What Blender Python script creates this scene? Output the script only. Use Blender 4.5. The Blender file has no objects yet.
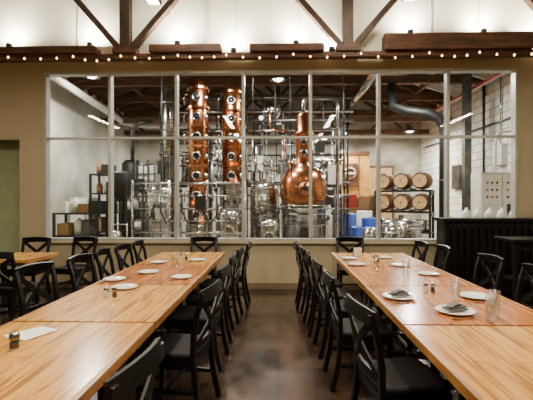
import bpy, bmesh, math, random
from mathutils import Vector, Matrix
random.seed(7)
V = Vector
# ------------------------------------------------------------------ materials
def newmat(name):
    m = bpy.data.materials.new(name); m.use_nodes = True
    nt = m.node_tree
    return m, nt, nt.nodes['Principled BSDF']
def mat(name, col, rough=0.5, metal=0.0, col2=None, scale=5.0, stretch=(1,1,1), bump=0.0, emit=None, estr=0, trans=0, coat=0, detail=4, lo=0.35, hi=0.65, spec=0.5):
    m, nt, p = newmat(name)
    p.inputs['Roughness'].default_value = rough
    p.inputs['Metallic'].default_value = metal
    p.inputs['Specular IOR Level'].default_value = spec
    if coat: 
        p.inputs['Coat Weight'].default_value = coat
        p.inputs['Coat Roughness'].default_value = 0.15
    if trans: p.inputs['Transmission Weight'].default_value = trans
    if emit:
        p.inputs['Emission Color'].default_value = (*emit,1)
        p.inputs['Emission Strength'].default_value = estr
    c2 = col2 or tuple(min(1,c*0.85) for c in col)
    tc = nt.nodes.new('ShaderNodeTexCoord'); mp = nt.nodes.new('ShaderNodeMapping')
    mp.inputs['Scale'].default_value = stretch
    nz = nt.nodes.new('ShaderNodeTexNoise'); nz.inputs['Scale'].default_value = scale; nz.inputs['Detail'].default_value = detail
    cr = nt.nodes.new('ShaderNodeValToRGB')
    cr.color_ramp.elements[0].position = lo; cr.color_ramp.elements[1].position = hi
    cr.color_ramp.elements[0].color = (*c2,1); cr.color_ramp.elements[1].color = (*col,1)
    L = nt.links.new
    L(tc.outputs['Object'], mp.inputs[0]); L(mp.outputs[0], nz.inputs['Vector'])
    L(nz.outputs['Fac'], cr.inputs[0]); L(cr.outputs[0], p.inputs['Base Color'])
    if bump:
        b = nt.nodes.new('ShaderNodeBump'); b.inputs['Strength'].default_value = bump; b.inputs['Distance'].default_value = 0.01
        L(nz.outputs['Fac'], b.inputs['Height']); L(b.outputs[0], p.inputs['Normal'])
    return m
def plank_mat(name, c1, c2, mortar, rough, plank_w=0.12, plank_l=1.2):
    m, nt, p = newmat(name); L = nt.links.new
    p.inputs['Roughness'].default_value = rough
    p.inputs['Specular IOR Level'].default_value = 0.45
    p.inputs['Coat Weight'].default_value = 0.15; p.inputs['Coat Roughness'].default_value = 0.12
    tc = nt.nodes.new('ShaderNodeTexCoord')
    sp = nt.nodes.new('ShaderNodeSeparateXYZ'); cb = nt.nodes.new('ShaderNodeCombineXYZ')
    L(tc.outputs['Object'], sp.inputs[0]); L(sp.outputs['Y'], cb.inputs['X']); L(sp.outputs['X'], cb.inputs['Y'])
    br = nt.nodes.new('ShaderNodeTexBrick'); L(cb.outputs[0], br.inputs['Vector'])
    br.inputs['Scale'].default_value = 1.0; br.inputs['Brick Width'].default_value = plank_l; br.inputs['Row Height'].default_value = plank_w
    br.inputs['Mortar Size'].default_value = 0.0014; br.inputs['Mortar Smooth'].default_value = 0.3
    br.inputs['Color1'].default_value = (*c1,1); br.inputs['Color2'].default_value = (*c2,1); br.inputs['Mortar'].default_value = (*mortar,1)
    mp = nt.nodes.new('ShaderNodeMapping'); mp.inputs['Scale'].default_value = (30, 1.8, 30)
    L(tc.outputs['Object'], mp.inputs[0])
    nz = nt.nodes.new('ShaderNodeTexNoise'); nz.inputs['Scale'].default_value = 1.0; nz.inputs['Detail'].default_value = 6; nz.inputs['Distortion'].default_value = 1.2
    L(mp.outputs[0], nz.inputs['Vector'])
    cr = nt.nodes.new('ShaderNodeValToRGB'); cr.color_ramp.elements[0].position = 0.36; cr.color_ramp.elements[1].position = 0.56
    cr.color_ramp.elements[0].color = (0.42,0.33,0.25,1); cr.color_ramp.elements[1].color = (1,1,1,1)
    L(nz.outputs['Fac'], cr.inputs[0])
    mx = nt.nodes.new('ShaderNodeMix'); mx.data_type = 'RGBA'; mx.blend_type = 'MULTIPLY'; mx.inputs['Factor'].default_value = 0.9
    L(br.outputs['Color'], mx.inputs['A']); L(cr.outputs[0], mx.inputs['B']); L(mx.outputs['Result'], p.inputs['Base Color'])
    return m
def brick_mat(name, c1, c2, mortar):
    m, nt, p = newmat(name); L = nt.links.new
    p.inputs['Roughness'].default_value = 0.8
    tc = nt.nodes.new('ShaderNodeTexCoord')
    sp = nt.nodes.new('ShaderNodeSeparateXYZ'); cb = nt.nodes.new('ShaderNodeCombineXYZ')
    L(tc.outputs['Object'], sp.inputs[0]); L(sp.outputs['Y'], cb.inputs['X']); L(sp.outputs['Z'], cb.inputs['Y'])
    br = nt.nodes.new('ShaderNodeTexBrick'); L(cb.outputs[0], br.inputs['Vector'])
    br.inputs['Scale'].default_value = 1.0; br.inputs['Brick Width'].default_value = 0.4; br.inputs['Row Height'].default_value = 0.2
    br.inputs['Mortar Size'].default_value = 0.012
    br.inputs['Color1'].default_value = (*c1,1); br.inputs['Color2'].default_value = (*c2,1); br.inputs['Mortar'].default_value = (*mortar,1)
    L(br.outputs['Color'], p.inputs['Base Color'])
    b = nt.nodes.new('ShaderNodeBump'); b.inputs['Strength'].default_value = 0.5; b.inputs['Distance'].default_value = 0.01
    b.invert = True
    L(br.outputs['Fac'], b.inputs['Height']); L(b.outputs[0], p.inputs['Normal'])
    return m
def floor_mat(name):
    m, nt, p = newmat(name); L = nt.links.new
    tc = nt.nodes.new('ShaderNodeTexCoord')
    n1 = nt.nodes.new('ShaderNodeTexNoise'); n1.inputs['Scale'].default_value = 2.2; n1.inputs['Detail'].default_value = 9; n1.inputs['Roughness'].default_value = 0.7
    L(tc.outputs['Object'], n1.inputs['Vector'])
    cr = nt.nodes.new('ShaderNodeValToRGB'); e = cr.color_ramp.elements
    e[0].position = 0.36; e[0].color = (0.014,0.008,0.005,1); e[1].position = 0.66; e[1].color = (0.072,0.042,0.026,1)
    L(n1.outputs['Fac'], cr.inputs[0])
    br = nt.nodes.new('ShaderNodeTexBrick'); br.offset = 0.0
    br.inputs['Scale'].default_value = 1; br.inputs['Brick Width'].default_value = 1.22; br.inputs['Row Height'].default_value = 1.22
    br.inputs['Mortar Size'].default_value = 0.006
    br.inputs['Color1'].default_value = (1,1,1,1); br.inputs['Color2'].default_value = (0.75,0.72,0.7,1); br.inputs['Mortar'].default_value = (0.2,0.16,0.14,1)
    L(tc.outputs['Object'], br.inputs['Vector'])
    mx = nt.nodes.new('ShaderNodeMix'); mx.data_type = 'RGBA'; mx.blend_type = 'MULTIPLY'; mx.inputs['Factor'].default_value = 1
    L(cr.outputs[0], mx.inputs['A']); L(br.outputs['Color'], mx.inputs['B']); L(mx.outputs['Result'], p.inputs['Base Color'])
    r = nt.nodes.new('ShaderNodeMapRange'); r.inputs['To Min'].default_value = 0.06; r.inputs['To Max'].default_value = 0.36
    L(n1.outputs['Fac'], r.inputs['Value']); L(r.outputs[0], p.inputs['Roughness'])
    return m
def glass_mat(name, tint=(1,1,1), base=0.04, amt=0.7, rough=0.0):
    m = bpy.data.materials.new(name); m.use_nodes = True; nt = m.node_tree; nt.nodes.clear(); L = nt.links.new
    o = nt.nodes.new('ShaderNodeOutputMaterial'); mx = nt.nodes.new('ShaderNodeMixShader')
    t = nt.nodes.new('ShaderNodeBsdfTransparent'); g = nt.nodes.new('ShaderNodeBsdfGlossy'); f = nt.nodes.new('ShaderNodeLayerWeight')
    f.inputs['Blend'].default_value = 0.5
    pw = nt.nodes.new('ShaderNodeMath'); pw.operation='POWER'; pw.inputs[1].default_value = 3.5
    ma = nt.nodes.new('ShaderNodeMath'); ma.operation='MULTIPLY_ADD'; ma.inputs[1].default_value = amt; ma.inputs[2].default_value = base
    L(f.outputs['Facing'], pw.inputs[0]); L(pw.outputs[0], ma.inputs[0]); L(ma.outputs[0], mx.inputs[0])
    t.inputs['Color'].default_value = (*tint,1); g.inputs['Roughness'].default_value = rough
    L(t.outputs[0], mx.inputs[1]); L(g.outputs[0], mx.inputs[2]); L(mx.outputs[0], o.inputs[0])
    return m

M = {}
M['wall'] = mat('wall_paint_beige', (0.36,0.29,0.18), 0.7, col2=(0.33,0.265,0.16), scale=1.5, bump=0.05)
M['wallup'] = mat('wall_paint_cream', (0.88,0.86,0.77), 0.7, col2=(0.74,0.71,0.60), scale=1.0)
M['green'] = mat('wall_paint_green', (0.33,0.38,0.21), 0.7)
M['dist_wall'] = mat('plaster_offwhite', (0.68,0.67,0.61), 0.8, col2=(0.40,0.38,0.32), scale=0.9, bump=0.1)
M['dist_back'] = mat('plaster_grey', (0.46,0.44,0.37), 0.8, col2=(0.20,0.18,0.13), scale=1.5, bump=0.1)
M['dist_ceil'] = mat('ceiling_insulation', (0.50,0.48,0.41), 0.8, col2=(0.22,0.20,0.15), scale=0.9)
M['dist_floor'] = mat('concrete_pale', (0.36,0.33,0.29), 0.3, col2=(0.2,0.18,0.15), scale=1.2)
M['brick'] = brick_mat('painted_block_white', (0.78,0.77,0.71), (0.58,0.57,0.51), (0.26,0.25,0.21))
M['floor'] = floor_mat('stained_concrete')
M['base'] = mat('baseboard_brown', (0.16,0.11,0.065), 0.5)
M['alu'] = mat('aluminium_frame', (0.40,0.39,0.34), 0.4, metal=0.3)
M['glass'] = glass_mat('window_glass', (0.98,0.985,0.98), 0.03, 0.5)
M['tglass'] = glass_mat('tumbler_glass', (0.93,0.95,0.95), 0.08, 0.8)
M['beam'] = mat('timber_reddish', (0.12,0.042,0.016), 0.6, col2=(0.04,0.014,0.006), scale=3, stretch=(1,6,6), bump=0.2)
M['beamv'] = mat('timber_dark', (0.07,0.03,0.014), 0.6, col2=(0.024,0.010,0.005), scale=3, stretch=(6,6,1), bump=0.2)
M['raf'] = mat('timber_brown', (0.15,0.066,0.026), 0.6, col2=(0.055,0.022,0.009), scale=3, stretch=(1,6,6))
M['table'] = plank_mat('oak_planks', (0.62,0.32,0.078), (0.51,0.245,0.052), (0.14,0.05,0.012), 0.22)
M['table2'] = plank_mat('oak_planks_red', (0.48,0.175,0.04), (0.37,0.125,0.027), (0.10,0.035,0.01), 0.22)
M['tedge'] = mat('oak_edge', (0.40,0.18,0.042), 0.35, col2=(0.20,0.08,0.018), scale=4, stretch=(8,1,8))
M['black'] = mat('black_lacquer_wood', (0.006,0.0045,0.004), 0.40, col2=(0.0035,0.003,0.003), scale=8, spec=0.28)
M['seat'] = mat('seat_vinyl_dark', (0.007,0.0055,0.005), 0.6, spec=0.1)
M['iron'] = mat('black_iron', (0.010,0.010,0.010), 0.5, metal=0.2)
M['plate'] = mat('white_china', (0.78,0.76,0.69), 0.15, col2=(0.76,0.74,0.67), coat=0.3)
M['napkin'] = mat('linen_grey', (0.10,0.095,0.09), 0.9, scale=60, bump=0.3)
M['paper'] = mat('paper_white', (0.76,0.73,0.66), 0.8)
M['steel'] = mat('stainless_steel', (0.62,0.61,0.58), 0.2, metal=1, col2=(0.27,0.265,0.25), scale=3, stretch=(1,1,8))
M['steel_d'] = mat('galvanised_steel', (0.15,0.15,0.145), 0.35, metal=0.8, col2=(0.07,0.07,0.07), scale=4)
M['copper'] = mat('polished_copper', (0.53,0.215,0.09), 0.24, metal=1, col2=(0.24,0.08,0.03), scale=2.5)
M['dark'] = mat('dark_glass_port', (0.01,0.01,0.012), 0.1)
M['plastic_w'] = mat('white_plastic', (0.72,0.72,0.66), 0.4)
M['blue'] = mat('blue_plastic', (0.01,0.07,0.36), 0.4)
M['red'] = mat('red_plastic', (0.40,0.02,0.015), 0.4)
M['ply'] = mat('plywood_yellow', (0.62,0.34,0.07), 0.6, col2=(0.42,0.2,0.04), scale=2, stretch=(1,1,4))
M['oakb'] = mat('barrel_oak', (0.34,0.16,0.05), 0.6, col2=(0.15,0.065,0.022), scale=6, stretch=(4,1,4))
M['oakh'] = mat('barrel_head', (0.62,0.40,0.18), 0.6, col2=(0.40,0.22,0.08), scale=6, stretch=(6,1,1))
M['greyp'] = mat('cabinet_grey', (0.52,0.51,0.45), 0.5)
M['board'] = mat('cardboard', (0.27,0.15,0.06), 0.8)
M['bulb'] = mat('bulb_warm', (1,0.8,0.5), 0.4, emit=(1,0.60,0.22), estr=11)
M['lampw'] = mat('lamp_diffuser', (1,0.95,0.85), 0.4, emit=(1,0.93,0.8), estr=16)
M['liquid'] = mat('pepper_grains', (0.05,0.03,0.02), 0.8)
M['salt'] = mat('salt_white', (0.8,0.8,0.78), 0.8)

# ------------------------------------------------------------------ mesh builder
class B:
    def __init__(s): s.bm = bmesh.new(); s.mats = []
    def mi(s, k):
        if k not in s.mats: s.mats.append(k)
        return s.mats.index(k)
    def face(s, vs, i, smooth=False):
        try:
            f = s.bm.faces.new(vs); f.material_index = i; f.smooth = smooth; return f
        except ValueError: return None
    def box(s, c, d, k, rot=None):
        i = s.mi(k); c = V(c); vs = []
        for sx in (-1,1):
            for sy in (-1,1):
                for sz in (-1,1):
                    p = V((sx*d[0]/2, sy*d[1]/2, sz*d[2]/2))
                    if rot: p = rot @ p
                    vs.append(s.bm.verts.new(c+p))
        for q in ((0,1,3,2),(4,6,7,5),(0,4,5,1),(2,3,7,6),(0,2,6,4),(1,5,7,3)):
            s.face([vs[j] for j in q], i)
    def b2(s, lo, hi, k):
        s.box([(a+b)/2 for a,b in zip(lo,hi)], [abs(b-a) for a,b in zip(lo,hi)], k)
    def lathe(s, prof, c, k, seg=24, axis='z', smooth=True):
        i = s.mi(k); c = V(c); rings = []
        for r,z in prof:
            ring = []
            if r < 1e-6: 
                ring = [s.bm.verts.new(c + s.ax(0,0,z,axis))]
            else:
                for a in range(seg):
                    t = 2*math.pi*a/seg
                    ring.append(s.bm.verts.new(c + s.ax(r*math.cos(t), r*math.sin(t), z, axis)))
            rings.append(ring)
        for A,Bq in zip(rings, rings[1:]):
            for a in range(seg):
                b = (a+1)%seg
                if len(A)==1 and len(Bq)==1: continue
                if len(A)==1: s.face([A[0],Bq[a],Bq[b]], i, smooth)
                elif len(Bq)==1: s.face([A[a],A[b],Bq[0]], i, smooth)
                else: s.face([A[a],A[b],Bq[b],Bq[a]], i, smooth)
    def ax(s,x,y,z,axis):
        return V((x,y,z)) if axis=='z' else (V((x,-z,y)) if axis=='y' else V((z,x,y)))
    def cyl(s, c, r, h, k, seg=20, axis='z', r2=None):
        r2 = r if r2 is None else r2
        s.lathe([(0,0),(r,0),(r,0.0001),(r2,h-0.0001),(r2,h),(0,h)], c, k, seg, axis)
    def tube(s, pts, r, k, seg=8, smooth=True):
        i = s.mi(k); pts = [V(p) for p in pts]; rings = []
        prev = None
        for n,p in enumerate(pts):
            t = (pts[min(n+1,len(pts)-1)] - pts[max(n-1,0)]).normalized()
            if prev is None:
                u = t.cross(V((0,0,1))) if abs(t.z)<0.9 else t.cross(V((1,0,0)))
            else: u = prev - t*prev.dot(t)
            u.normalize(); prev = u; w = t.cross(u)
            rings.append([s.bm.verts.new(p + (u*math.cos(2*math.pi*a/seg)+w*math.sin(2*math.pi*a/seg))*r) for a in range(seg)])
        for A,Bq in zip(rings, rings[1:]):
            for a in range(seg):
                b=(a+1)%seg; s.face([A[a],A[b],Bq[b],Bq[a]], i, smooth)
        s.face(list(reversed(rings[0])), i); s.face(rings[-1], i)
    def sweep(s, pts, w, t, side, k, w2=None, t2=None):
        i = s.mi(k); pts = [V(p) for p in pts]; side = V(side).normalized(); rings = []
        N = len(pts)
        for n,p in enumerate(pts):
            tg = (pts[min(n+1,N-1)] - pts[max(n-1,0)]).normalized()
            sd = (side - tg*side.dot(tg)).normalized(); nn = tg.cross(sd)
            f = n/(N-1); ww = w if w2 is None else w+(w2-w)*f; tt = t if t2 is None else t+(t2-t)*f
            rings.append([s.bm.verts.new(p + sd*a*ww/2 + nn*b*tt/2) for a,b in ((-1,-1),(1,-1),(1,1),(-1,1))])
        for A,Bq in zip(rings, rings[1:]):
            for a in range(4):
                b=(a+1)%4; s.face([A[a],A[b],Bq[b],Bq[a]], i)
        s.face(list(reversed(rings[0])), i); s.face(rings[-1], i)
    def torus(s, c, R, r, k, axis='z', seg=24, rs=8):
        pr = []
        for a in range(rs+1):
            t = 2*math.pi*a/rs; pr.append((R+r*math.cos(t), r*math.sin(t)))
        s.lathe(pr, c, k, seg, axis)
    def mesh(s, name):
        bmesh.ops.recalc_face_normals(s.bm, faces=s.bm.faces[:])
        me = bpy.data.meshes.new(name); s.bm.to_mesh(me); s.bm.free()
        for k in s.mats: me.materials.append(M[k])
        return me
    def obj(s, name, loc=(0,0,0), rz=0, bevel=0):
        return place(s.mesh(name), name, loc, rz, bevel)
def place(me, name, loc=(0,0,0), rz=0, bevel=0, scale=1):
    o = bpy.data.objects.new(name, me); bpy.context.scene.collection.objects.link(o)
    o.location = loc; o.rotation_euler = (0,0,math.radians(rz)); o.scale = (scale,)*3
    if bevel:
        md = o.modifiers.new('Bevel','BEVEL'); md.width = bevel; md.segments = 2; md.limit_method='ANGLE'
    return o
def area(name, loc, size, energy, col, rot=(0,0,0), parent=None, sy=None):
    l = bpy.data.lights.new(name,'AREA'); l.energy = energy; l.color = col; l.size = size
    if sy: l.shape='RECTANGLE'; l.size_y = sy
    o = bpy.data.objects.new(name,l); bpy.context.scene.collection.objects.link(o); o.location = loc; o.rotation_euler = rot
    if parent: o.parent = parent; o.matrix_parent_inverse = parent.matrix_world.inverted()
    return o

# ------------------------------------------------------------------ room shell
WY = 6.9   # dining side face of glazed wall
X0,X1,Z0,Z1,ZM = -4.10,4.06,0.825,3.775,2.62
b=B(); b.b2((-7.6,-4.1,-0.1),(7.1,7.05,0),'floor'); b.obj('floor')
b=B(); b.b2((-7.6,-4.1,6.0),(7.1,7.05,6.1),'wallup'); b.obj('ceiling')
b=B()
for lo,hi in (((-4.54,WY,0),(X0,7.05,4.0)),((X0,WY,0),(X1,7.05,Z0)),((X0,WY,Z1),(X1,7.05,4.0)),((X1,WY,0),(7.0,7.05,4.0)),
              ((-6.0,WY,2.6),(-4.54,7.05,4.0)),((-7.5,WY,0),(-6.0,7.05,4.0))):
    b.b2(lo,hi,'wall')
b.b2((-7.5,WY,4.0),(7.0,7.05,6.0),'wallup')
b.obj('wall_back')
b=B(); b.b2((-7.6,-4.1,0),(-7.5,7.05,6),'wall'); b.obj('wall_left')
b=B(); b.b2((7.0,-4.1,0),(7.1,7.05,6),'wall'); b.obj('wall_right')
b=B(); b.b2((-7.5,-4.1,0),(7.0,-4.0,6),'wall'); b.obj('wall_front')
b=B(); b.b2((-6.1,7.34,0),(-4.4,7.4,2.7),'green'); b.b2((-6.1,7.05,0),(-6.04,7.34,2.7),'green'); b.b2((-4.46,7.05,0),(-4.4,7.34,2.7),'green'); b.b2((-6.04,7.05,2.64),(-4.46,7.34,2.7),'green'); b.obj('wall_alcove')
b=B(); b.b2((-6.1,7.05,-0.1),(-5.6,7.4,0),'floor'); b.obj('floor')
b=B()
for a,c in ((-4.54,7.0),(-7.5,-6.0)):
    b.b2((a,WY-0.018,0),(c,WY-0.001,0.11),'base')
b.obj('baseboard_back', bevel=0.004)
b=B()
fw=0.046; ya,yb=WY-0.02,7.02
b.b2((X0,ya,Z0),(X1,yb,Z0+fw),'alu'); b.b2((X0,ya,Z1-fw),(X1,yb,Z1),'alu'); b.b2((X0,ya+0.03,ZM-0.02),(X1,yb-0.03,ZM+0.02),'alu')
for n in range(8):
    x = X0+(X1-X0)*n/7; x = min(max(x,X0+fw/2),X1-fw/2)
    b.b2((x-fw/2,ya+0.005,Z0),(x+fw/2,yb-0.005,Z1),'alu')
b.b2((X0+0.02,6.965,Z0+0.02),(X1-0.02,6.971,Z1-0.02),'glass')
b.b2((X0-0.03,WY-0.06,Z0-0.035),(X1+0.03,WY-0.001,Z0-0.001),'wall')
b.obj('window_1')

# truss
b=B(); TY=6.72
b.b2((-7.45,TY-0.07,3.91),(6.95,TY+0.07,4.0),'beam')
for lo,hi in (((-4.9,-3.05),(4.0,4.12)),((-2.15,-0.95),(4.0,4.13)),((-0.47,0.76),(4.0,4.12)),((1.75,4.15),(4.0,4.27))):
    b.b2((lo[0],TY-0.13,hi[0]+0.002),(lo[1],TY+0.1,hi[1]),'beam')
for px in (-6.32,-2.58,1.16,4.9):
    b.b2((px-0.085,TY-0.08,4.0),(px+0.085,TY+0.08,5.99),'beamv')
    b.b2((px-0.2,TY-0.1,4.0),(px+0.2,TY+0.09,4.1),'beam')
    for sg in (-1,1):
        b.sweep([(px+sg*0.09,TY,4.08),(px+sg*1.72,TY,5.95)],0.12,0.10,(0,1,0),'beamv')
b.b2((-7.45,TY-0.08,5.88),(6.95,TY+0.08,5.99),'beam')
b.obj('roof_truss', bevel=0.008)
b=B()
for x in (-3.5,-1.25,-0.72,0.35,2.6,3.4):
    b.tube([(x,WY-0.012,4.02),(x+0.02,WY-0.012,5.95)],0.007,'alu',6)
b.tube([(-2.2,WY-0.015,4.62),(-1.9,WY-0.015,4.75),(-1.3,WY-0.015,5.95)],0.008,'iron',6)
b.obj('electrical_conduit')

# string lights
b=B(); pts=[]; n=0
xs=-7.2
SY=TY-0.16
random.seed(3)
while xs<6.8:
    span=random.choice((0.8,0.95,1.1)); dp=random.uniform(0.03,0.08)
    for j in range(8):
        f=j/8; pts.append((xs+span*f, SY-0.01, 3.95-dp*4*f*(1-f)))
    xs+=span
b.tube(pts,0.006,'iron',6)
for j in range(2,len(pts),2):
    x,y,z=pts[j]
    b.lathe([(0,-0.05),(0.010,-0.044),(0.015,-0.032),(0.009,-0.014)],(x,y,z),'bulb',8)
    b.cyl((x,y,z-0.016),0.008,0.022,'iron',6)
b.obj('string_lights')

# ------------------------------------------------------------------ chairs
def arcpts(p,q,bow,n=8):
    p=V(p);q=V(q);bow=V(bow)
    return [p.lerp(q,k/n)+bow*(4*(k/n)*(1-k/n)) for k in range(n+1)]
def chair_mesh():
    b=B(); k='black'
    for s in (-1,1):
        b.sweep([(s*0.2,-0.27,0),(s*0.197,-0.225,0.2),(s*0.195,-0.2,0.42),(s*0.198,-0.205,0.6),(s*0.205,-0.235,0.76),(s*0.212,-0.275,0.9)],0.038,0.04,(1,0,0),k,0.036,0.03)
        b.sweep([(s*0.195,0.205,0),(s*0.192,0.195,0.42)],0.03,0.03,(1,0,0),k,0.044,0.044)
        b.sweep([(s*0.193,-0.2,0.2),(s*0.193,0.19,0.2)],0.03,0.02,(0,0,1),k)
        b.b2((s*0.193-0.012,-0.19,0.375),(s*0.193+0.012,0.19,0.43),k)
    b.b2((-0.19,-0.012,0.19),(0.19,0.012,0.212),k)
    b.b2((-0.18,0.185,0.375),(0.18,0.207,0.43),k); b.b2((-0.18,-0.207,0.375),(0.18,-0.185,0.43),k)
    b.sweep(arcpts((-0.226,-0.268,0.875),(0.226,-0.268,0.875),(0,-0.035,0.014),10),0.085,0.024,(0,0.25,1),k)
    b.sweep(arcpts((-0.195,-0.205,0.52),(0.195,-0.205,0.52),(0,-0.02,0),8),0.045,0.02,(0,0,1),k)
    for s in (-1,1):
        b.sweep(arcpts((-s*0.19,-0.208,0.525),(s*0.2,-0.262,0.85),(0,-0.03-0.004*s,0),8),0.046,0.014,(0.65*s,0,-0.75),k)
    b.cyl((0,-0.245,0.685),0.022,0.02,k,12,'y')
    i=b.mi('seat'); rings=[]
    out=[(-0.205,-0.21),(-0.22,0.0),(-0.225,0.19),(-0.19,0.225),(0,0.235),(0.19,0.225),(0.225,0.19),(0.22,0.0),(0.205,-0.21),(0,-0.215)]
    for z,f in ((0.43,0.97),(0.435,1.0),(0.46,1.0),(0.472,0.95),(0.47,0.6)):
        rings.append([b.bm.verts.new((x*f,y*f,z)) for x,y in out])
    for A,Q in zip(rings,rings[1:]):
        for a in range(10):
            b.face([A[a],A[(a+1)%10],Q[(a+1)%10],Q[a]],i,True)
    b.face(rings[-1],i); b.face(list(reversed(rings[0])),i)
    return b.mesh('dining_chair')
CH=chair_mesh()
def chair(x,y,face,jit=0):
    place(CH,'dining_chair',(x,y,0),face-90+jit,0.004)
off=0.26
for bx,by,j in ((0.28,5.85,0),(0.33,5.27,2),(0.37,4.7,-3),(0.41,4.12,3),(0.44,3.45,2),(0.50,2.52,9)):
    chair(bx+off,by,0,j)
for bx,by,j in ((-0.44,5.85,0),(-0.50,5.2,-2),(-0.53,4.5,3),(-0.52,3.8,-2),(-0.50,2.98,-8),(-0.57,1.62,-6)):
    chair(bx-off,by,180,j)
for bx,by,j in ((-2.3,3.72,-14),(-2.16,4.38,-6),(-2.14,4.95,4),(-2.1,5.47,-3),(-2.06,5.98,2),(-2.25,2.7,0)):
    chair(bx+off-0.04,by,0,j)
for bx,by,j in ((1.98+0.1,6.0,2),(2.12+0.06,5.45,-3),(2.32,4.5,5),(2.36,3.82,-4),(2.36,2.9,3)):
    chair(bx-off+0.04,by,180,j)
chair(-1.22,6.38,-90,3); chair(1.17,6.38,-90,-3)
# ------------------------------------------------------------------ tables
def table_mesh(w,l,top='table'):
    b=B(); 
    b.b2((-w/2+0.03,-l/2+0.002,0.712),(w/2-0.03,l/2-0.002,0.75),top)
    for s in (-1,1):
        b.b2((s*(w/2-0.03),-l/2,0.700),(s*w/2,l/2,0.7505),'tedge')
        b.b2((s*(w/2-0.10),-l/2+0.08,0.655),(s*(w/2-0.075),l/2-0.08,0.705),'tedge')
        b.b2((-w/2+0.1,s*(l/2-0.10),0.655),(w/2-0.1,s*(l/2-0.075),0.712),'tedge')
    for yy in (-l*0.24,l*0.24):
        b.cyl((0,yy,0.03),0.038,0.66,'iron',12)
        b.box((0,yy,0.7),(w*0.5,0.07,0.02),'iron')
        b.box((0,yy,0.02),(0.5,0.06,0.04),'iron')
        b.cyl((0,yy,0.03),0.07,0.04,'iron',12,r2=0.04)
    b.box((0,0,0.025),(0.05,l*0.48,0.03),'iron')
    return b.mesh('dining_table')
TL=table_mesh(0.95,1.128); TL2=table_mesh(0.95,1.128,'table2'); TR=table_mesh(1.05,1.128); TR2=table_mesh(1.05,1.128,'table2')
for n,yc in enumerate((5.45,4.30,3.15,2.0,0.85)):
    place([TL,TL2,TL,TL,TL][n],'dining_table',(-1.275,yc,0),0,0.004)
    place([TR,TR2,TR2,TR,TR][n],'dining_table',(1.325,yc,0),0,0.004)
TS=table_mesh(0.9,0.75)
place(TS,'dining_table',(-3.75,5.55,0),0,0.004)
chair(-3.95,6.2,-90,4); chair(-3.3+0.02,6.35,-90,-12); chair(-3.35,4.95,90,-5); 
place(TS,'dining_table',(-4.2,3.6,0),0,0.004)
chair(-3.5,3.7,180,5); 
# ------------------------------------------------------------------ tableware
def plate_mesh():
    b=B(); b.lathe([(0,0.004),(0.07,0.004),(0.075,0),(0.082,0.0),(0.085,0.006),(0.118,0.016),(0.12,0.019),(0.116,0.02),(0.085,0.011),(0.07,0.008),(0,0.008)],(0,0,0),'plate',32)
    return b.mesh('dinner_plate')
PL=plate_mesh()
def napkin_mesh():
    b=B(); 
    b.box((0,0,0.007),(0.15,0.085,0.014),'napkin'); b.box((0.012,0.006,0.019),(0.12,0.07,0.009),'napkin',Matrix.Rotation(0.15,3,'Z'))
    b.sweep(arcpts((-0.07,-0.03,0.025),(0.06,0.035,0.025),(0,0,0.012),6),0.05,0.008,(0,1,0),'napkin')
    return b.mesh('folded_napkin')
NP=napkin_mesh()
def glass_mesh():
    b=B(); b.lathe([(0,0.001),(0.026,0.0),(0.028,0.004),(0.036,0.185),(0.034,0.185),(0.026,0.012),(0,0.012)],(0,0,0),'tglass',20); return b.mesh('water_glass')
GL=glass_mesh()
def shaker_mesh(k,nm):
    b=B(); b.lathe([(0,0),(0.021,0),(0.022,0.003),(0.02,0.055),(0.018,0.062)],(0,0,0),'tglass',14)
    b.cyl((0,0,0.004),0.017,0.036,k,12); b.lathe([(0.02,0.06),(0.02,0.075),(0.014,0.085),(0,0.087)],(0,0,0),'steel',14); return b.mesh(nm)
SA=shaker_mesh('salt','salt_shaker'); PP=shaker_mesh('liquid','pepper_shaker')
def fork_mesh():
    b=B(); b.sweep([(0,-.09,.003),(0,-.02,.006),(0,.04,.004)],0.012,0.003,(1,0,0),'steel',0.006)
    b.b2((-.011,.04,.003),(.011,.06,.006),'steel')
    for x in (-.009,-.003,.003,.009): b.b2((x-.0016,.06,.003),(x+.0016,.1,.006),'steel')
    return b.mesh('dinner_fork')
def knife_mesh():
    b=B(); b.sweep([(0,-.1,.004),(0,0,.004)],0.014,0.006,(1,0,0),'steel',0.01); b.sweep([(0,0,.004),(0.002,.06,.004),(0.003,.11,.004)],0.018,0.002,(1,0,0),'steel',0.008); return b.mesh('dinner_knife')
FK=fork_mesh(); KN=knife_mesh()
T=0.7512
for x,y,s,nap in ((-1.41,4.32,.9,0),(-1.62,3.92,.9,0),(-1.38,3.56,.95,0),(-0.98,4.05,.9,0),(-1.5,5.0,.9,0),(-1.05,5.2,.9,0),
              (1.47,4.85,.9,0),(0.96,4.9,.9,0),(0.95,5.4,.9,0),(1.45,5.5,.9,0),(0.98,3.27,1.1,1),(1.61,3.3,1.05,0),(1.25,2.86,1.1,1),(1.6,4.3,.9,0)):
    place(PL,'dinner_plate',(x,y,T),0,0,s)
    place(FK,'dinner_fork',(x,y-0.15*s,T),90+10*s); place(KN,'dinner_knife',(x,y+0.15*s,T),90-6*s)
    if nap: place(NP,'folded_napkin',(x,y,T+0.0225),12)
for x,y in ((1.37,3.12),(1.46,2.74),(1.385,2.64),(1.1,4.5),(-1.2,4.65),(1.3,4.1)):
    place(GL,'water_glass',(x,y,T))
for x,y in ((1.27,3.48),(-1.4,3.22),(1.2,5.1),(-1.28,5.25)):
    place(SA,'salt_shaker',(x,y,T)); place(PP,'pepper_shaker',(x+0.065,y+0.01,T))
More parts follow.
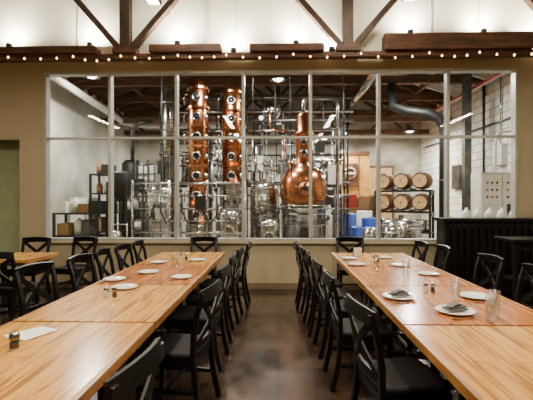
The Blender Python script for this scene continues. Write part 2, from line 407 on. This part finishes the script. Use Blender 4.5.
b=B(); b.lathe([(0,0),(0.026,0),(0.028,0.004),(0.027,0.05),(0.02,0.066)],(0,0,0),'tglass',16); b.cyl((0,0,0.005),0.023,0.035,'liquid',14); b.lathe([(0.026,0.05),(0.027,0.075),(0.018,0.09),(0,0.092)],(0,0,0),'steel',16)
b.obj('pepper_shaker',(-1.41,2.1,T))
b=B(); b.box((0,0,0.0015),(0.15,0.22,0.003),'paper'); b.box((0.03,0.012,0.0045),(0.15,0.21,0.002),'paper',Matrix.Rotation(0.2,3,'Z')); b.obj('menu_card',(-1.48,2.34,T),-35)
b=B(); b.box((0,0,0.06),(0.1,0.004,0.12),'paper',Matrix.Rotation(0.15,3,'X')); b.box((0,0.025,0.06),(0.1,0.004,0.12),'paper',Matrix.Rotation(-0.25,3,'X')); b.obj('menu_card',(1.12,5.62,T),8)

# black slatted bar counter right
b=B(); ra,rb=2.62,4.75; ry=6.4
b.b2((ra-.03,ry-0.06,1.2),(rb,ry+0.36,1.25),'black'); b.b2((ra,ry+0.0,0.0),(rb,ry+0.30,1.2),'black'); b.b2((ra,ry-0.03,0.08),(rb,ry,0.16),'black'); b.b2((ra,ry-0.03,1.08),(rb,ry,1.16),'black')
x=ra+0.03
while x<rb:
    b.b2((x-0.022,ry-0.04,0.0),(x+0.022,ry,1.2),'black'); x+=0.11
b.obj('slatted_bar_counter',bevel=0.003)
b=B(); b.b2((3.1,5.35,0.98),(4.6,5.85,1.02),'black')
for x in (3.15,4.55):
    for y in (5.4,5.8): b.b2((x-0.025,y-0.025,0),(x+0.025,y+0.025,0.98),'black')
b.b2((3.15,5.41,0.25),(4.55,5.44,0.29),'black'); b.b2((3.15,5.76,0.25),(4.55,5.79,0.29),'black')
b.b2((3.15,5.4,0.88),(4.55,5.42,0.98),'black'); b.b2((3.15,5.45,0.45),(4.55,5.75,0.48),'black')
b.obj('service_console_table',bevel=0.003)

# ------------------------------------------------------------------ distillery shell
def zc(x): return 6.3-abs(x)*1.6/5.4
b=B(); b.b2((-5.6,7.05,-0.1),(5.4,15.1,0),'dist_floor'); b.obj('floor_distillery')
b=B(); b.b2((-5.59,7.4,0),(-5.5,15.0,4.75),'dist_wall'); b.obj('wall_distillery_left')
b=B(); b.b2((5.3,7.06,0),(5.4,15.0,4.8),'brick'); b.obj('wall_distillery_right')
b=B(); b.b2((-5.6,15.0,0),(5.4,15.1,6.4),'dist_back'); b.obj('wall_distillery_back')
b=B()
for s in (-1,1):
    b.sweep([(0,11.07,zc(0)+.05),(s*5.6,11.07,zc(5.6)+.05)],8.1,0.06,(0,1,0),'dist_ceil')
b.b2((-5.6,7.06,4.0),(5.4,7.1,6.4),'dist_back')
b.obj('ceiling_distillery')
b=B(); y=7.5
while y<15:
    for s in (-1,1):
        b.sweep([(0,y,zc(0)-.08),(s*5.45,y,zc(5.45)-.08)],0.07,0.19,(0,1,0),'plastic_w' if s>0 and y<12 else 'raf')
    y+=0.55
for x in (-4.2,-2.8,-1.4,0,1.4,2.8,4.2): b.b2((x-.05,7.12,zc(x)-.3),(x+.05,14.98,zc(x)-.17),'raf')
b.obj('ceiling_rafters')
for y,z in ((8.4,4.68),(10.6,4.68),(12.4,4.68),(14.2,4.6)):
    b=B(); b.b2((-5.48,y-0.08,z-0.1),(5.28,y+0.08,z+0.1),'raf')
    for px in (-3.6,0.0,3.6):
        b.b2((px-0.07,y-0.07,z+0.1),(px+0.07,y+0.07,zc(px)-.165),'beamv')
        for s in (-1,1):
            xe=px+s*1.1
            b.sweep([(px+s*0.08,y,z+0.1),(xe,y,min(zc(xe)-.2,z+1.2))],0.1,0.09,(0,1,0),'beamv')
    if y>12: # lower brace chord near the back wall
        b.b2((-5.48,y-.06,z-.75),(5.28,y+.06,z-.6),'raf')
        for k in range(9):
            xx=-4.8+1.15*k; b.sweep([(xx,y,z-.62),(xx+(.55 if k%2 else -.55),y,z-.08)],.08,.07,(0,1,0),'beamv')
    b.obj('roof_truss')

# copper columns
def column(name,x,y,r,z0,z1,step):
    b=B(); b.lathe([(0,z0),(r,z0),(r,z1),(r*0.6,z1+0.12),(0,z1+0.14)],(x,y,0),'copper',28)
    z=z0
    while z<=z1+0.01:
        b.lathe([(r,z-0.025),(r+0.04,z-0.025),(r+0.04,z+0.025),(r,z+0.025)],(x,y,0),'copper' if z>z0 else 'steel',28,smooth=False)
        b.lathe([(r,z-0.003),(r+0.043,z-0.003),(r+0.043,z+0.003),(r,z+0.003)],(x,y,0),'dark',28,smooth=False)
        if z+step<=z1+0.2:
            zz=z+step/2
            b.lathe([(0.07,0),(0.105,0),(0.105,0.05),(0.075,0.055),(0.07,0.03)],(x,y-r+0.015,zz),'steel',18,'y')
            b.cyl((x,y-r+0.015,zz),0.078,0.035,'dark',16,'y')
            b.lathe([(0.03,0),(0.06,0),(0.06,0.04),(0,0.045)],(x+r*0.85,y-r*0.5,zz),'steel',12,'y')
            b.tube([(x-r-.01,y-.05,zz+.1),(x-r-.09,y-.05,zz+.1),(x-r-.09,y-.05,zz-.15)],.014,'steel',6)
        z+=step
    b.cyl((x,y,0.35),r*1.25,z0-0.37,'steel',28)
    for a in range(4):
        t=math.pi/4+a*math.pi/2; b.cyl((x+r*math.cos(t),y+r*math.sin(t),0),0.035,0.36,'steel',10)
    b.obj(name)
column('copper_distillation_column',-1.9,9.5,0.235,0.95,4.3,0.46)
column('copper_distillation_column',-1.14,10.0,0.26,1.9,4.3,0.46)
b=B(); x,y=-2.8,10.2
b.lathe([(0,1.9),(0.17,1.9),(0.17,4.35),(0.1,4.42),(0,4.43)],(x,y,0),'steel',24)
for z in (1.9,2.6,3.3,4.0): b.lathe([(0.17,z-.02),(0.21,z-.02),(0.21,z+.02),(0.17,z+.02)],(x,y,0),'steel_d',24,smooth=False)
for s in (-1,1): b.cyl((x+s*0.14,y,0),0.03,1.95,'steel',10)
b.box((x,y,1.88),(0.45,0.3,0.04),'steel'); b.obj('steel_condenser_column')
# pot still
b=B(); x,y=0.6,9.5
b.lathe([(0,0.25),(0.5,0.25),(0.51,1.30),(0.54,1.31),(0.54,1.36),(0.5,1.37)],(x,y,0),'steel',36)
b.lathe([(0.42,1.37),(0.5,1.45),(0.545,1.6),(0.555,1.8),(0.53,2.0),(0.46,2.16),(0.34,2.27),(0.22,2.33),(0.19,2.4),(0.18,2.6),(0.18,3.05),(0.23,3.07),(0.23,3.13),(0.18,3.15),(0.17,3.5),(0.09,3.6),(0,3.62)],(x,y,0),'copper',36)
b.lathe([(0.5,1.39),(0.56,1.39),(0.56,1.42),(0.5,1.42)],(x,y,0),'steel',36)
b.torus((x,y-0.53,1.8),0.12,0.022,'steel','y'); b.lathe([(0,0.05),(0.12,0.03),(0.12,0),],(x,y-0.53,1.8),'copper',20,'y'); b.cyl((x,y-0.57,1.8),0.06,0.03,'dark',12,'y')
for z in (2.65,2.9): b.torus((x,y-0.17,z),0.07,0.015,'steel','y'); b.cyl((x,y-0.16,z),0.06,0.03,'dark',14,'y')
b.torus((x,y,2.33),0.22,0.025,'steel')
for z in (.55,.95,1.2): b.torus((x,y,z),0.51,0.012,'steel_d',seg=36,rs=6)
b.b2((x-.12,y-.56,.6),(x+.12,y-.5,.85),'iron')
b.tube([(x,y,3.55),(x,y,3.8),(x+0.04,y,3.9),(x+0.15,y,3.95),(x+0.7,y+0.1,3.95),(x+.8,y+.1,3.9),(x+.82,y+.1,3.7),(x+.82,y+.1,0.0)],0.045,'steel',12)
for a in range(4):
    t=math.pi/4+a*math.pi/2; b.cyl((x+0.4*math.cos(t),y+0.4*math.sin(t),0),0.04,0.27,'steel',10)
b.obj('copper_pot_still')
# tanks
def tank(name,x,y,r,z0,z1,k='steel'):
    b=B(); b.lathe([(0,z0-0.1),(r*0.5,z0-0.07),(r,z0),(r,z1),(r*0.9,z1+0.06),(r*0.4,z1+0.12),(0,z1+0.13)],(x,y,0),k,28)
    for z in (z0+0.05,(z0+z1)/2,z1-0.03): b.torus((x,y,z),r,0.014,'steel_d',seg=28,rs=6)
    b.cyl((x,y,z1+0.1),0.07,0.1,'steel',14)
    b.torus((x,y-r,z0+(z1-z0)*0.6),0.1,0.015,'steel','y'); b.lathe([(0,0.03),(0.1,0.01),(0.1,0)],(x,y-r+0.01,z0+(z1-z0)*0.6),'steel_d',18,'y')
    for a in range(3):
        t=math.pi/2+a*2*math.pi/3; b.cyl((x+r*0.8*math.cos(t),y+r*0.8*math.sin(t),0),0.03,z0+0.01,'steel',8)
    b.obj(name)
tank('stainless_fermentation_tank',-2.72,9.15,0.33,0.35,1.75)
tank('stainless_fermentation_tank',-1.1,9.2,0.30,0.3,1.2)
tank('stainless_fermentation_tank',-0.35,9.9,0.34,0.35,1.85)
tank('stainless_fermentation_tank',2.75,9.0,0.42,0.35,1.0)
tank('stainless_fermentation_tank',-0.2,9.0,0.24,0.3,1.0)
b=B(); b.lathe([(0,0),(0.15,0.02),(0.28,0.08),(0.3,0.16),(0.3,1.1),(0.2,1.2),(0,1.22)],(-0.2,12.6,4.15),'steel',28,'y')
b.torus((-0.2,11.42,4.15),0.13,0.02,'steel_d','y'); b.lathe([(0,0),(0.1,0.01),(0.13,0.03)],(-0.2,11.43,4.15),'dark',18,'y')
for s in (-1,1): b.b2((-0.2+s*0.34-0.03,11.9,2.001),(-0.2+s*0.34+0.03,12.0,4.15),'steel_d')
b.b2((-0.57,11.9,3.77),(0.17,12.0,3.85),'steel_d')
b.obj('steel_receiver_vessel')
# front valve rack
b=B(); random.seed(21); Y=8.3
for z,r in ((1.88,.022),(1.62,.016),(1.35,.022),(1.1,.016),(0.85,.026)): b.tube([(-3.05,Y,z),(-0.7,Y,z)],r,'steel',8)
for k in range(13):
    x=-3.05+0.196*k; main=k%4==0
    b.tube([(x,Y,0 if main else 0.6),(x,Y,1.95 if main else random.choice((1.62,1.88)))],0.026 if main else .014,'steel' if k%2==0 else 'steel_d',8)
    if not main:
        z=random.choice((1.0,1.25,1.5,1.75)); b.cyl((x,Y,z-.05),.03,.1,'steel_d',10); b.cyl((x,Y-.06,z),.045,.02,random.choice(('iron','steel','blue','iron')),12,'y')
        b.tube([(x,Y-.07,z),(x,Y-.01,z)],.01,'steel',6)
for k in range(5):
    x=-2.9+0.45*k; b.tube([(x,Y-.03,1.6),(x+.03,Y-.12,1.3),(x+.15,Y-.14,1.05),(x+.28,Y-.1,1.2),(x+.32,Y-.03,1.45)],.018,random.choice(('iron','steel_d')),8)
b.box((-1.6,Y-.06,1.48),(.22,.09,.3),'iron'); b.box((-2.45,Y-.06,1.25),(.18,.08,.22),'greyp')
b.obj('stainless_valve_rack')
# pipe manifold
b=B(); random.seed(11)
for x in [-3.25+0.105*k for k in range(50)]:
    if random.random()<0.92:
        y=random.choice((10.75,10.85,10.95,11.05)); z1=random.choice((2.0,2.6,3.4,3.9,4.4,4.4))
        r=random.choice((0.014,0.02,0.03,0.045)); b.tube([(x,y,0),(x,y,z1)],r,random.choice(('steel','steel','steel_d','iron')),8)
        for q in range(3):
            zz=random.uniform(0.9,z1); b.cyl((x,y-0.05,zz),0.05,0.03,'steel_d' if q else 'iron',10,'y'); b.cyl((x,y,zz-0.04),r+0.022,0.09,random.choice(('steel','steel_d')),10)
for z,y,xa,xb,r in ((2.0,10.8,-3.3,1.9,.03),(2.6,10.9,-2.4,1.8,.024),(3.4,10.8,-2.6,1.6,.03),(3.9,10.75,-3.2,2.0,.03),(4.3,10.85,-3.2,2.0,.04),(1.3,10.75,-1,1.9,.02),(3.0,10.7,-0.7,1.6,.018),(2.3,10.7,-.8,1.8,.03),(1.65,10.7,-3.2,1.9,.03),(3.65,10.7,-.7,2.0,.05),(2.8,10.7,-3.2,-1.5,.035)):
    b.tube([(xa,y,z),(xb,y,z)],r,'steel' if r<.04 else 'steel_d',8)
for k in range(14):
    x=random.uniform(-0.9,1.4); z=random.uniform(2.2,4.1); y=10.6
    b.tube([(x,y+0.2,z),(x,y,z),(x+0.05,y-0.05,z-0.04),(x+0.06,y-0.06,z-0.6),(x+0.2,y-0.06,z-0.68),(x+0.5,y-0.06,z-0.68)],0.02,('steel','steel_d','steel','copper')[k%4],8)
for x,z,w,h,k in ((-0.55,2.5,.3,.4,'greyp'),(1.1,2.9,.25,.35,'iron'),(1.5,2.2,.35,.5,'greyp'),(-2.3,2.35,.25,.4,'iron'),(-.1,3.2,.2,.3,'iron'),(1.6,3.3,.3,.25,'steel_d'),(.1,2.35,.22,.28,'steel_d'),(-3.1,2.4,.2,.35,'iron'),(1.3,1.6,.3,.4,'iron')):
    b.box((x,10.6,z),(w,.12,h),k)
for x,z in ((-.45,3.7),(.15,2.75),(1.05,2.45),(1.7,2.8),(-.2,2.2)): 
    b.lathe([(.0,0),(.07,0),(.07,.03),(.055,.035),(0,.03)],(x,10.6,z),'plastic_w',14,'y'); b.torus((x,10.57,z),.07,.01,'iron','y',14,6)
b.obj('distillery_pipe_manifold')
# mezzanine
b=B()
for x in (-3.4,-2.3,-0.7,0.9,1.8):
    b.b2((x-0.04,11.6,0),(x+0.04,11.68,3.2),'iron')
for z in (1.9,2.5,2.8,3.15): b.b2((-3.4,11.6,z),(1.8,11.65,z+0.05),'iron')
b.b2((-3.4,11.6,1.92),(1.8,13.0,2.0),'steel_d')
for x in [-3.3+0.26*k for k in range(20)]: b.b2((x-.012,11.61,2.0),(x+.012,11.64,2.8),'iron')
for x in (-3.4,-0.7,1.8): b.b2((x-0.03,12.9,0),(x+0.03,12.96,1.95),'steel_d')
b.obj('steel_mezzanine_platform')
def lid(nm,x,y,z,r,h,k):
    b=B(); b.lathe([(0,0),(r,0),(r,h),(r*.8,h+.08),(0,h+.12)],(x,y,z),k,24); b.cyl((x,y,z+h+.1),.05,.1,'steel',10); b.torus((x,y,z+h),r,.015,'steel_d'); b.obj(nm)
for x,r,h,k in ((-2.7,.3,.75,'steel'),(-1.9,.28,.6,'plastic_w'),(0.5,.3,.8,'steel'),(1.35,.28,.7,'steel')): lid('mash_receiver_tank',x,12.3,2.001,r,h,k)
# left shelving
def shelf(name,x0,x1,y0,y1,h,levels,items):
    b=B()
    for x in (x0,x1):
        for y in (y0,y1): b.b2((x-.025,y-.025,0),(x+.025,y+.025,h),'iron')
    for l in range(levels):
        z=0.25+(h-0.25)*l/(levels-1); b.b2((x0,y0,z-.04),(x1,y1,z),'iron')
        x=x0+0.04
        while x<x1-0.2 and items:
            w=random.uniform(0.16,0.26); hh=random.uniform(0.2,0.36); k=random.choice(items)
            if random.random()<0.6: b.b2((x,y0+.05,z+.001),(x+w,y1-.05,z+hh),k)
            else: b.lathe([(0,0),(w*0.45,0),(w*0.45,hh*0.8),(w*0.2,hh),(w*0.12,hh+0.04),(0,hh+0.04)],(x+w/2,(y0+y1)/2,z),k,14)
            x+=w+0.02
    b.obj(name)
shelf('storage_shelving',-4.95,-3.98,8.7,9.2,1.25,3,['iron','board','greyp','steel_d','plastic_w','iron'])
shelf('storage_shelving',-4.75,-4.1,10.0,10.5,2.2,5,['iron','board','steel_d','iron','greyp'])
shelf('storage_shelving',-3.95,-3.4,9.95,10.3,1.8,4,['plastic_w','iron','greyp','board','steel_d'])
b=B(); b.b2((-4.6,11.4,0),(-4.0,12.0,1.9),'iron'); b.lathe([(0,1.9),(.28,1.9),(.3,2.2),(.3,2.6),(.2,2.7),(0,2.72)],(-4.3,11.7,0),'iron',20); b.tube([(-4.3,11.7,2.7),(-4.3,11.7,3.6),(-4.1,11.7,3.8),(-3.7,11.7,3.85)],.06,'steel_d',10)
for z in (.4,.9,1.4): b.b2((-4.55,11.38,z),(-4.05,11.4,z+.3),'steel_d')
b.obj('grain_mill')
b=B(); b.lathe([(0,1.35),(0.10,1.35),(0.25,1.6),(0.27,2.0),(0.25,2.05),(0.24,2.02),(0,1.7)],(-3.7,9.3,0.15),'iron',20)
for s in (-1,1):
    for t in (-1,1): b.b2((-3.7+s*.22-.02,9.3+t*.22-.02,0),(-3.7+s*.22+.02,9.3+t*.22+.02,1.95),'iron')
b.obj('grain_hopper')
b=B(); b.b2((-3.9,11.0,1.5),(-3.4,11.5,2.5),'plastic_w'); b.b2((-3.92,10.98,1.35),(-3.38,11.52,1.5),'steel_d'); b.cyl((-3.65,11.25,2.5),0.12,0.05,'iron',14)
for q in range(4): 
    x=-3.88+0.15*q; b.b2((x-.01,10.97,1.5),(x+.01,10.99,2.5),'steel_d')
for z in (1.75,2.0,2.25): b.b2((-3.92,10.965,z),(-3.38,10.985,z+.02),'steel_d')
for x in (-3.87,-3.43):
    for y in (11.05,11.45): b.b2((x-.03,y-.03,0),(x+.03,y+.03,1.36),'steel_d')
b.obj('ibc_tote')
b=B(); b.b2((-5.45,10.3,0),(-4.95,11.0,1.6),'greyp'); b.b2((-5.43,10.28,0.8),(-4.97,10.3,1.55),'plastic_w'); b.b2((-5.43,10.28,0.05),(-4.97,10.3,0.75),'plastic_w'); b.b2((-5.02,10.24,1.0),(-5.0,10.28,1.4),'steel'); b.obj('utility_refrigerator',bevel=0.01)
b=B()
for s in (-1,1): b.b2((-3.65+s*.17-.02,10.6,0),(-3.65+s*.17+.02,10.64,2.6),'steel_d')
for q in range(9): b.b2((-3.82,10.6,0.28*q+.2),(-3.48,10.63,0.28*q+.23),'steel_d')
b.obj('access_ladder')
b=B(); b.b2((-3.75,8.3,.15),(-3.25,8.7,.2),'steel'); 
for x in (-3.7,-3.3):
    for y in (8.35,8.65): b.lathe([(0,-.02),(.07,-.02),(.07,.02),(0,.02)],(x,y,.07),'iron',14,'x')
    b.tube([(x,8.65,.2),(x,8.65,1.0)],.015,'steel',8)
b.tube([(-3.7,8.65,1.0),(-3.3,8.65,1.0)],.015,'steel',8); b.cyl((-3.5,8.62,.42),.13,.3,'steel_d',16,'y'); b.b2((-3.6,8.4,.2),(-3.4,8.6,.32),'iron'); b.lathe([(0,0),(.12,.02),(.14,.3),(.08,.36),(0,.38)],(-3.5,8.5,.52),'steel',16); b.obj('pump_cart')
# plywood room
b=B(); b.b2((1.95,13.2,0),(3.0,13.3,3.1),'ply'); b.b2((2.9,13.3,0),(3.0,14.98,3.1),'ply'); b.b2((1.95,13.17,3.02),(3.0,13.33,3.12),'beam')
for x in (2.3,2.65): b.b2((x-.01,13.185,0),(x+.01,13.2,3.0),'raf')
b.obj('wall_plywood_partition')
b=B(); b.box((3.75,14.955,1.4),(1.1,0.07,2.8),'raf'); b.box((3.75,14.91,2.2),(0.9,0.03,1.0),'oakh'); b.box((3.75,14.91,0.9),(0.9,0.03,1.2),'oakh'); b.cyl((4.2,14.92,1.3),.03,.06,'steel',10,'y'); b.obj('door_1')
b=B(); b.box((2.35,13.17,2.35),(0.5,0.03,0.75),'beam'); b.lathe([(0.16,0),(0.2,0),(0.2,0.02),(0.16,0.02)],(2.35,13.155,2.4),'oakh',24,'y'); b.box((2.35,13.15,2.4),(0.34,0.01,0.06),'plastic_w'); b.obj('wall_sign')
def drum(x,y,z,r,h,k,nm='plastic_drum'):
    b=B(); b.lathe([(0,z),(r*0.95,z),(r,z+0.02),(r,z+h*0.3),(r+.012,z+h*0.32),(r,z+h*0.34),(r,z+h*0.66),(r+.012,z+h*.68),(r,z+h*.7),(r,z+h-.02),(r*0.93,z+h),(r*.9,z+h-.02),(0,z+h-.02)],(x,y,0),k,24); b.cyl((x+r*.5,y,z+h-.02),.04,.03,'iron',10); b.obj(nm)
drum(2.05,11.3,0,0.26,1.15,'blue'); drum(2.3,10.0,0,0.22,1.1,'blue'); drum(2.25,10.5,0,0.2,1.25,'plastic_w'); drum(1.95,9.6,0,0.2,0.9,'blue')
b=B(); b.b2((1.9,12.2,0),(3.1,12.8,1.3),'board'); b.b2((2.0,12.25,1.3),(2.4,12.7,1.7),'red'); b.b2((2.45,12.25,1.3),(3.0,12.7,1.65),'board'); b.b2((1.88,12.18,1.24),(3.12,12.82,1.3),'oakb'); b.obj('stacked_shipping_boxes',bevel=.01)
# barrel rack
def barrel(b,x,y,z,r,l):
    pr=[(r*0.78,0),(r*0.8,0.0),(r*0.93,l*0.25),(r,l*0.5),(r*0.93,l*0.75),(r*0.8,l),(r*.78,l)]
    b.lathe(pr,(x,y+l/2,z),'oakb',22,'y')
    b.lathe([(0,0),(r*.77,0)],(x,y-l/2+0.02,z),'oakh',22,'y'); b.lathe([(0,0),(r*.77,0)],(x,y+l/2-.02,z),'oakh',22,'y')
    for f,rr in ((0.03,.81),(.14,.885),(.32,.965),(.68,.965),(.86,.885),(.97,.81)):
        b.lathe([(r*rr+.004,-.02),(r*rr+.01,-.02),(r*rr+.01,.02),(r*rr+.004,.02)],(x,y+l/2-f*l,z),'iron',22,'y')
    b.cyl((x,y-l/2+.02,z),0.02,0.02,'iron',8,'y')
b=B()
for z in (1.47,2.06):
    for x in (-0.5,0,0.5): barrel(b,x,0,z,0.24,0.7)
for z in (1.2,1.79):
    for y in (-0.2,0.2): b.b2((-0.76,y-.03,z-.03),(0.76,y+.03,z+.02),'iron')
    for x in (-0.25,0.25): 
        b.b2((x-.05,-0.23,z),(x+.05,0.23,z+.07),'iron')
    for x in (-0.76,0.76): b.b2((x-.02,-0.23,z-.12),(x+.02,0.23,z),'iron')
for x in (-0.74,0.74):
    for y in (-.2,.2): b.b2((x-.03,y-.03,0),(x+.03,y+.03,1.79),'iron')
for z in (0.15,0.65):
    b.b2((-0.76,-.23,z-.03),(0.76,.23,z),'iron')
for x in (-0.5,0,.5): b.lathe([(0,0),(.2,0),(.2,.3),(.17,.34),(0,.35)],(x,0,0.65),'steel',16)
b.obj('whiskey_barrel_rack',(3.55,11.4,0),-32)
b=B(); b.tube([(3.98,9.7,0),(3.98,9.7,3.1),(3.96,9.7,3.3),(3.83,9.7,3.5),(3.6,9.75,3.62),(3.2,9.95,3.72),(2.9,10.2,3.9),(2.9,10.3,4.5)],0.12,'iron',14)
b.cyl((3.98,9.7,0),0.2,0.04,'iron',16); b.torus((3.98,9.7,2.0),0.12,.02,'steel_d'); b.torus((3.98,9.7,3.05),0.12,.02,'steel_d')
b.obj('exhaust_flue_pipe')
b=B(); b.b2((4.42,9.6,0),(4.58,9.76,4.8),'steel_d'); b.b2((4.36,9.54,0),(4.64,9.82,.03),'steel_d'); b.obj('steel_support_post')
b=B(); b.b2((4.3,8.6,0.1),(5.15,9.05,2.12),'greyp'); b.b2((4.32,8.585,0.15),(4.72,8.6,2.07),'plastic_w'); b.b2((4.75,8.585,0.15),(5.13,8.6,2.07),'plastic_w')
for z in (1.9,1.75,1.6):
    for x in (4.42,4.52,4.62,4.85,4.97): b.cyl((x,8.59,z),.022,.02,random.choice(('iron','red','dark')),10,'y')
b.b2((4.83,8.575,1.2),(5.08,8.59,1.45),'dark'); b.b2((4.72,8.56,0.9),(4.74,8.59,1.2),'steel'); b.b2((4.3,8.62,0),(5.15,9.03,.1),'iron')
b.tube([(4.7,8.8,2.12),(4.7,8.8,2.8),(4.8,8.85,3.0),(5.2,8.9,3.05)],.03,'greyp',8)
b.obj('electrical_control_cabinet',bevel=.006)
b=B(); b.box((5.229,9.6,2.6),(.14,.4,.5),'greyp'); b.tube([(5.25,9.6,2.85),(5.25,9.6,4.6)],.02,'steel',8); b.tube([(5.26,10.4,1.0),(5.26,10.4,4.6)],.03,'iron',8); b.box((5.249,10.4,1.9),(.1,.3,.4),'steel_d')
b.tube([(5.26,11.4,0),(5.26,11.4,4.6)],.035,'iron',8); b.box((5.249,11.9,2.2),(.1,.5,.7),'steel_d'); b.tube([(5.26,9.2,3.4),(5.26,14.5,3.4)],.025,'steel_d',8); b.box((5.249,13,1.6),(.1,.8,1.2),'greyp'); b.obj('wall_conduit_box')
b=B(); b.b2((3.4,7.5,1.1),(5.1,8.0,1.15),'steel')
for x in (3.45,5.05):
    for y in (7.55,7.95): b.b2((x-.02,y-.02,0),(x+.02,y+.02,1.1),'steel')
b.b2((3.45,7.55,.3),(5.05,7.95,.33),'steel'); b.obj('steel_work_bench')
for x in (3.6,3.82,4.04,4.27,4.5):
    b=B(); b.lathe([(0,0),(.085,0),(.09,.01),(.09,.13),(.06,.18),(.025,.21),(.025,.24),(0,.24)],(x,7.75,1.151),'plastic_w',18); b.obj('plastic_carboy')
for x in (1.95,2.35): 
    b=B(); b.lathe([(0,0),(.16,0),(.19,.04),(.19,.85),(.15,.95),(0,.97)],(x,8.4,0),'steel',20); b.obj('steel_keg')
b=B(); b.tube([(-4.9,7.6,4.3),(-4.9,12.5,4.0),(-4.8,12.9,4.0),(-4.4,13.2,4.0),(-1,13.3,4.0)],0.09,'plastic_w',16); b.obj('ventilation_duct')
b=B(); b.tube([(2.2,8.5,4.42),(2.2,14.9,4.42)],0.1,'steel',14); b.obj('ventilation_duct')
b=B(); b.tube([(4.95,7.4,4.35),(4.95,14.9,4.35)],0.05,'plastic_w',10); b.tube([(4.75,7.4,4.25),(4.75,14.9,4.25)],0.03,'red',10); b.obj('sprinkler_pipe')
b=B()
for z in (4.3,4.05): b.tube([(-4.6,8.0,z),(4.6,8.0,z)],0.02,'steel_d',8)
for x in (-2.35,-0.5,-0.05,0.25,1.3): b.tube([(x,8.0,4.3),(x,8.02,3.2+0.3*math.sin(x*9)),(x+.03,8.15,2.0)],0.012,'iron',6)
b.obj('hanging_power_cables')
def highbay(x,y,z,e):
    h=zc(x)-.31-z
    b=B(); b.lathe([(.03,.22),(.05,.2),(.18,.02),(.2,0),(.19,0),(.16,.03),(.03,.17)],(0,0,0),'steel_d',20); b.lathe([(0,-.02),(.08,-.01),(.12,.03),(.13,.06)],(0,0,0),'lampw',16); b.tube([(0,0,.2),(0,0,h)],.008,'iron',6)
    o=b.obj('high_bay_lamp',(x,y,z)); bpy.context.view_layer.update()
    area('lamp_light',(x,y,z-.03),.35,e,(1,.955,.86),parent=o)
for x,y,z,e in ((-4.2,8.9,4.3,150),(-1.4,8.7,4.4,150),(2.8,8.9,4.35,170),(-2.8,13.5,3.7,130),(0.9,12.7,3.7,110),(1.5,13.0,3.5,110),(2.1,12.9,3.65,110),(4.2,12.9,3.7,170),(0,9.6,4.4,90)):
    highbay(x,y,z,e*1.45)

# ------------------------------------------------------------------ dining lights
def linear(x,y,z,l,e,rz=0):  # invented hanging fixture, kept out of view, added to light the dining room
    b=B(); b.box((0,0,.05),(.14,l,.09),'iron'); b.box((0,0,0.003),(.11,l-.04,.008),'lampw')
    for s in (-1,1): b.tube([(0,s*l*.4,.09),(0,s*l*.4,6-z)],.004,'iron',6)
    o=b.obj('added_fill_fixture',(x,y,z)); bpy.context.view_layer.update()
    area('added_fill_glow',(x,y,z-.01),.11,e,(1,.89,.68),parent=o,sy=l-.05)
for x in (-1.3,1.35):
    linear(x,0.6,3.6,1.8,85); linear(x,3.3,3.6,1.8,70)
linear(-4.6,3.4,3.6,1.8,90); linear(4.6,3.4,3.6,1.8,75)
linear(-1.3,5.4,4.9,1.0,50); linear(1.35,5.4,4.9,1.0,50)
for x,z in ((-4.6,4.122),(-3.2,4.122),(-1.7,4.132),(-0.75,4.002),(0.3,4.122),(0.9,4.002),(2.2,4.272),(3.4,4.272),(4.4,4.002)):
    b=B(); b.lathe([(0,0),(.05,0),(.05,.09),(.045,.09),(.045,.05),(0,.05)],(0,0,0),'iron',14); b.lathe([(0,.06),(.044,.06)],(0,0,0),'lampw',14)
    o=b.obj('uplight_fixture',(x,TY,z)); bpy.context.view_layer.update()
    area('uplight_glow',(x,TY,z+.1),.08,48 if x<4 else 110,(1,.90,.70),(math.radians(180-4),0,0),parent=o)

w=bpy.data.worlds.new('World'); bpy.context.scene.world=w; w.use_nodes=True
w.node_tree.nodes['Background'].inputs[0].default_value=(0.5,0.45,0.4,1); w.node_tree.nodes['Background'].inputs[1].default_value=0.15

cam=bpy.data.cameras.new('Camera'); co=bpy.data.objects.new('Camera',cam); bpy.context.scene.collection.objects.link(co)
cam.sensor_fit='HORIZONTAL'; cam.sensor_width=36; cam.lens=36*400/533
co.location=(0,0,1.55); co.rotation_euler=(math.radians(89.9),0,math.radians(1.65)); cam.clip_start=0.05
bpy.context.scene.camera=co
